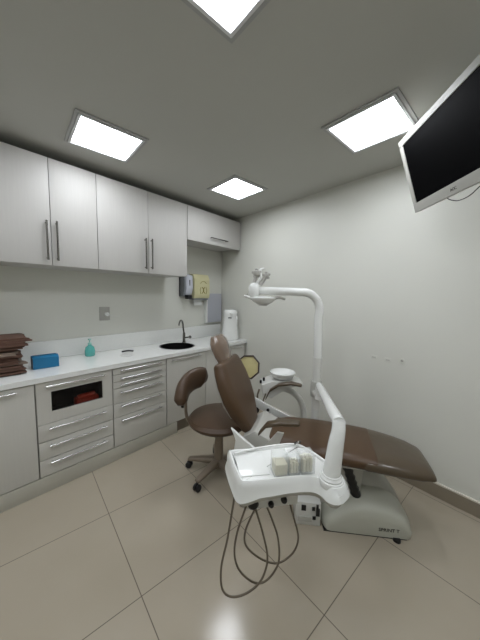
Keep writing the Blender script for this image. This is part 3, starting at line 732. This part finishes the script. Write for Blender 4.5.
# torso support: curved pad and its bracket
S1 = Vector((.75, .66, 0)).normalized(); S2 = Vector((-S1.y, S1.x, 0))
def G(w, d, z): return HS + S1 * (w + .055) + S2 * d + Z * (z - .012)
bm = nb(); pts = [G(-.335, -.11, .61), G(-.338, -.08, .66), G(-.325, -.03, .715), G(-.285, .04, .752), G(-.225, .10, .762), G(-.175, .13, .745)]
hts = [.042, .058, .076, .086, .086, .072]
pp = catmull([(*p,) for p in pts], 5)
rings = []
for i, p in enumerate(pp):
    f = i / 5; j = min(int(f), 4); hh = hts[j] + (hts[j + 1] - hts[j]) * (f - j)
    tdir = (pp[min(i + 1, len(pp) - 1)] - pp[max(0, i - 1)]).normalized(); sd = tdir.cross(Z).normalized(); upv = sd.cross(tdir).normalized()
    e = min(1, .45 + .55 * min(i, len(pp) - 1 - i) / 3)
    rings.append([p + sd * .050 * e * math.cos(2 * PI * k / 20) + upv * hh * e * math.copysign(abs(math.sin(2 * PI * k / 20)) ** .8, math.sin(2 * PI * k / 20)) for k in range(20)])
rings_loft(bm, rings); obj('backrest', bm, 'brown2', t, angle=60)
bm = nb(); tube(bm, [G(-.15, 0, .397), G(-.24, 0, .40), G(-.29, 0, .43), G(-.318, 0, .50), G(-.318, .0, .66)], [.016, .018, .020, .020, .014], 12, 6, flat=.6); obj('backrest_bracket', bm, 'stoolmetal', t)
bm = nb(); lathe(bm, [(0, 0), (.016, 0), (.019, .01), (.016, .02), (0, .02)], G(-.335, 0, .56), axis=-S1, seg=16); obj('adjusting_knob', bm, 'black', t)

# ------------------------------------------------------------------ delivery unit (tray + arm)
TP = Vector((-.62, .70, 0)); TA = Vector((.631, .775, 0)).normalized(); TN = Vector((-TA.y, TA.x, 0))
t = thing('delivery_unit', TP + TA * .2 + Z * .64, 'white instrument tray on a bent arm in front of the dental chair', 'instrument tray')
out = [(-.588, .672), (-.64, .700), (-.70, .738), (-.752, .778), (-.757, .80), (-.70, .87), (-.63, .965), (-.565, 1.05), (-.54, 1.066), (-.47, 1.058), (-.39, 1.035), (-.325, 1.005), (-.290, .972), (-.272, .935), (-.282, .885), (-.315, .868), (-.355, .882), (-.392, .872), (-.447, .815), (-.51, .735), (-.555, .682)]
out = [(x, y) for x, y in out]
def smooth_closed(pts, n):
    m = len(pts); r = []
    for i in range(m):
        p0, p1, p2, p3 = (Vector(pts[(i + k) % m]) for k in (-1, 0, 1, 2))
        for k in range(n):
            q = k / n; r.append(.5 * ((2 * p1) + (p2 - p0) * q + (2 * p0 - 5 * p1 + 4 * p2 - p3) * q * q + (3 * p1 - p0 - 3 * p2 + p3) * q ** 3))
    return r
OL = smooth_closed(out, 4)
def inset(L, d):
    m = len(L); r = []
    for i in range(m):
        tg = (L[(i + 2) % m] - L[i - 2]).normalized(); nn = Vector((-tg.y, tg.x)); r.append(L[i] - nn * d * (-1))
    return r
ctr = sum(OL, Vector((0, 0))) / len(OL)
if (inset(OL, .02)[0] - ctr).length > (OL[0] - ctr).length:
    _in = inset
    def inset(L, d): return _in(L, -d)
def zb(p): # underside height of the shell
    s = (Vector((*p, 0)) - TP).dot(TA)
    k = max(0, min(1, (s - .08) / .16)); k2 = max(0, min(1, (s - .30) / .12))
    return .650 + .024 * min(1, max(0, s / .08)) + .006 * (k * k * (3 - 2 * k)) + .012 * (k2 * k2 * (3 - 2 * k2))
ZT = .737
def rg(d, zf): L = inset(OL, d) if d else OL; return [Vector((p.x, p.y, zf(q))) for p, q in zip(L, OL)]
bm = nb()
rings_loft(bm, [rg(.02, lambda p: zb(p) - .002), rg(.002, lambda p: zb(p)), rg(-.004, lambda p: zb(p) + .006), rg(-.002, lambda p: zb(p) + .012), rg(.004, lambda p: zb(p) + .03), rg(.006, lambda p: ZT - .022), rg(.012, lambda p: ZT - .005), rg(.016, lambda p: ZT), rg(.021, lambda p: ZT), rg(.024, lambda p: ZT - .003), rg(.026, lambda p: ZT - .010)])
body = obj('tray_body', bm, 'white', t, angle=50)
bm = nb(); rings_loft(bm, [rg(.024, lambda p: zb(p) - .026), rg(.014, lambda p: zb(p) - .022), rg(.007, lambda p: zb(p) - .003), rg(.020, lambda p: zb(p) - .0022)]); obj('lower_shell', bm, 'grey', t, angle=50)
# work surface: a raised back ledge and a white liner sheet
def T3(a, n, z): return TP + TA * a + TN * n + Z * z
mT = Matrix.Identity(4); mT.col[0][:3] = TA; mT.col[1][:3] = TN; mT.col[3][:3] = TP
bm = nb(); box(bm, (.012, -.012, ZT - .0095), (.132, .115, ZT - .007), mT, bev=.001); obj('liner', bm, 'stone', t)['label'] = 'bright white liner on the tray'
bm = nb(); tube(bm, [T3(.01, .125, ZT), T3(.12, .150, ZT + .001), T3(.25, .162, ZT + .001), T3(.30, .158, ZT)], .005, 10, 5); obj('back_ledge', bm, 'white', t)
bm = nb(); tube(bm, [T3(.30, .155, ZT + .006), T3(.31, .145, ZT + .018), T3(.325, .15, ZT + .016)], .005, 8, 4); obj('clip', bm, 'dchrome', t)
# arm socket and arm
AB = Vector((-.335, .925, 0))
bm = nb(); lathe(bm, [(0, -.02), (.044, -.02), (.046, -.002), (.044, .004), (.040, .006), (.040, .012), (.036, .016), (.034, .024), (0, .026)], AB + Z * ZT, seg=40); obj('arm_socket', bm, 'white', t)
EL = Vector((-.330, .962, .945)); PV = pc + Vector((.055, -.07, .77))
dv = (PV - EL)
bm = nb(); pts = [AB + Z * (ZT + .015), AB.lerp(Vector((EL.x, EL.y, 0)), .5) + Z * .86, EL - Z * .028 + (AB - Vector((EL.x, EL.y, 0))) * .1, EL + dv * .012 + Z * .004, EL + dv * .06 + Z * .002]
pts2 = [EL + dv * .5, PV - dv * .05, PV - dv * .012 - Z * .008, PV + dv * .0 - Z * .045, PV - Z * .10]
tube(bm, pts[:3] + pts[3:4], [.032, .029, .0255, .0245], 20, 5); obj('lower_arm', bm, 'white', t)
bm = nb(); tube(bm, [EL + dv * .005 + Z * .003, EL + dv * .06 + Z * .003] + pts2, [.0245, .0245, .0255, .027, .028, .028, .028], 20, 5); obj('upper_arm', bm, 'white', t)
bm = nb(); lathe(bm, [(.0315, -.10), (.042, -.10), (.044, -.02), (.042, .02), (.0315, .02), (.0315, -.10)], pc + Z * .76, seg=28); cyl(bm, PV - Z * .10, pc + Z * .70 - Vector((0, .04, 0)), .02); obj('pivot_collar', bm, 'grey', t)
# instrument holder below the front
bm = nb(); box(bm, (.035, .02, .556), (.27, .10, .618), mT, bev=.008); obj('instrument_holder', bm, 'offw', t)
for a, z, r in ((.075, .585, .022), (.150, .575, .012), (.205, .588, .013)):
    bm = nb(); lathe(bm, [(0, 0), (r, 0), (r, .01), (r * .7, .016), (0, .017)], T3(a, .0205, z), axis=-TN, seg=20); obj('control_knob', bm, 'black', t)
hoses = (((-.003, .635), (-.03, .467), (-.055, .347), (-.05, .245), (-.011, .208), (.052, .212), (.11, .25), (.137, .341), (.12, .445), (.082, .57)),
         ((.047, .59), (.011, .47), (.002, .363), (.027, .265), (.092, .197), (.148, .2), (.195, .27), (.19, .393), (.162, .49), (.128, .575)),
         ((.085, .575), (.05, .464), (.052, .372), (.097, .287), (.163, .232), (.221, .22), (.278, .265), (.293, .359), (.26, .485), (.223, .60)))
for k, L in enumerate(hoses):
    m_ = len(L); bm = nb()
    tube(bm, [T3(a, .012 + .045 * math.sin(PI * i / (m_ - 1)) * (k - 1) - .0 + .02 * i / m_, z + (.022 if z < .3 else .008 if z < .4 else 0)) for i, (a, z) in enumerate(L)], .0042, 10, 6)
    obj('hose', bm, 'hose', t)

# jars on the tray
def jar(a, n, sz, hh, label, fill, rot=0):
    t = thing('plastic_container', T3(a, n, ZT), label, 'container', 'clear containers on the tray')
    m = mT @ Matrix.Translation((a, n, 0)) @ Matrix.Rotation(rot, 4, 'Z')
    z0 = ZT - .0085; s = sz / 2; w = .002
    bm = nb(); box(bm, (-s, -s, z0), (s, s, z0 + .003), m)
    for lo, hi in (((-s, -s), (s, -s + w)), ((-s, s - w), (s, s)), ((-s, -s + w), (-s + w, s - w)), ((s - w, -s + w), (s, s - w))): box(bm, (*lo, z0 + .003), (*hi, z0 + hh), m)
    obj('cup', bm, 'clear', t, smooth=False)
    if fill > 0:
        bm = nb(); st = s - w - .002
        bump_ = random.Random(int(a * 1000))
        if fill < .7:
            box(bm, (-st, -st, z0 + .004), (st, st, z0 + fill * hh), m, bev=.006)
        for i in range(3 if fill > .7 else 0):
            for j in range(3):
                c = m @ Vector(((i - 1) * st * .62, (j - 1) * st * .62, z0 + .004)); hz = fill * hh * random.uniform(.85, 1.05)
                lathe(bm, [(0, 0), (st * .33, .004), (st * bump_.uniform(.26, .36), hz * .3), (st * bump_.uniform(.22, .30), hz * .5), (st * .35, hz * .7), (st * .25, hz * .93), (0, hz)], c, seg=12)
        obj('cotton_rolls', bm, 'cotton', t)
    bm = nb(); box(bm, (-s - .001, -s - .001, z0 + hh), (s + .001, s + .001, z0 + hh + .003), m, bev=.001); obj('lid', bm, 'clear', t)
jar(.172, -.008, .058, .082, 'clear square container of white cotton, leftmost on the tray', .62, 0)
jar(.2265, -.010, .047, .068, 'clear square container of cotton in the middle of the tray trio', .75, 0)
jar(.282, -.006, .056, .076, 'clear square container of cotton nearest the tray arm', .85, 0)

# ------------------------------------------------------------------ camera and light
yaw, pit, rol = R(41.432), R(5.608), R(1.2105)
f = Vector((-math.sin(yaw) * math.cos(pit), math.cos(yaw) * math.cos(pit), -math.sin(pit)))
r0 = Vector((math.cos(yaw), math.sin(yaw), 0)); u0 = r0.cross(f)
r1 = r0 * math.cos(rol) + u0 * math.sin(rol); u1 = -r0 * math.sin(rol) + u0 * math.cos(rol)
cam = bpy.data.cameras.new('camera'); co = bpy.data.objects.new('camera', cam); col.objects.link(co)
m = Matrix.Identity(4); m.col[0][:3] = r1; m.col[1][:3] = u1; m.col[2][:3] = -f; m.col[3][:3] = (0, 0, 1.43)
co.matrix_world = m
cam.sensor_fit = 'VERTICAL'; cam.sensor_height = 24; cam.lens = 24 * 256.07 / 640; cam.clip_start = .02
sc.camera = co
w = bpy.data.worlds.new('world'); sc.world = w; w.use_nodes = True
w.node_tree.nodes['Background'].inputs[0].default_value = (.5, .52, .55, 1); w.node_tree.nodes['Background'].inputs[1].default_value = .05
sc.view_settings.view_transform = 'Standard'; sc.view_settings.look = 'None'; sc.view_settings.gamma = 1; sc.view_settings.use_curve_mapping = False
sc.view_settings.exposure = 0.98
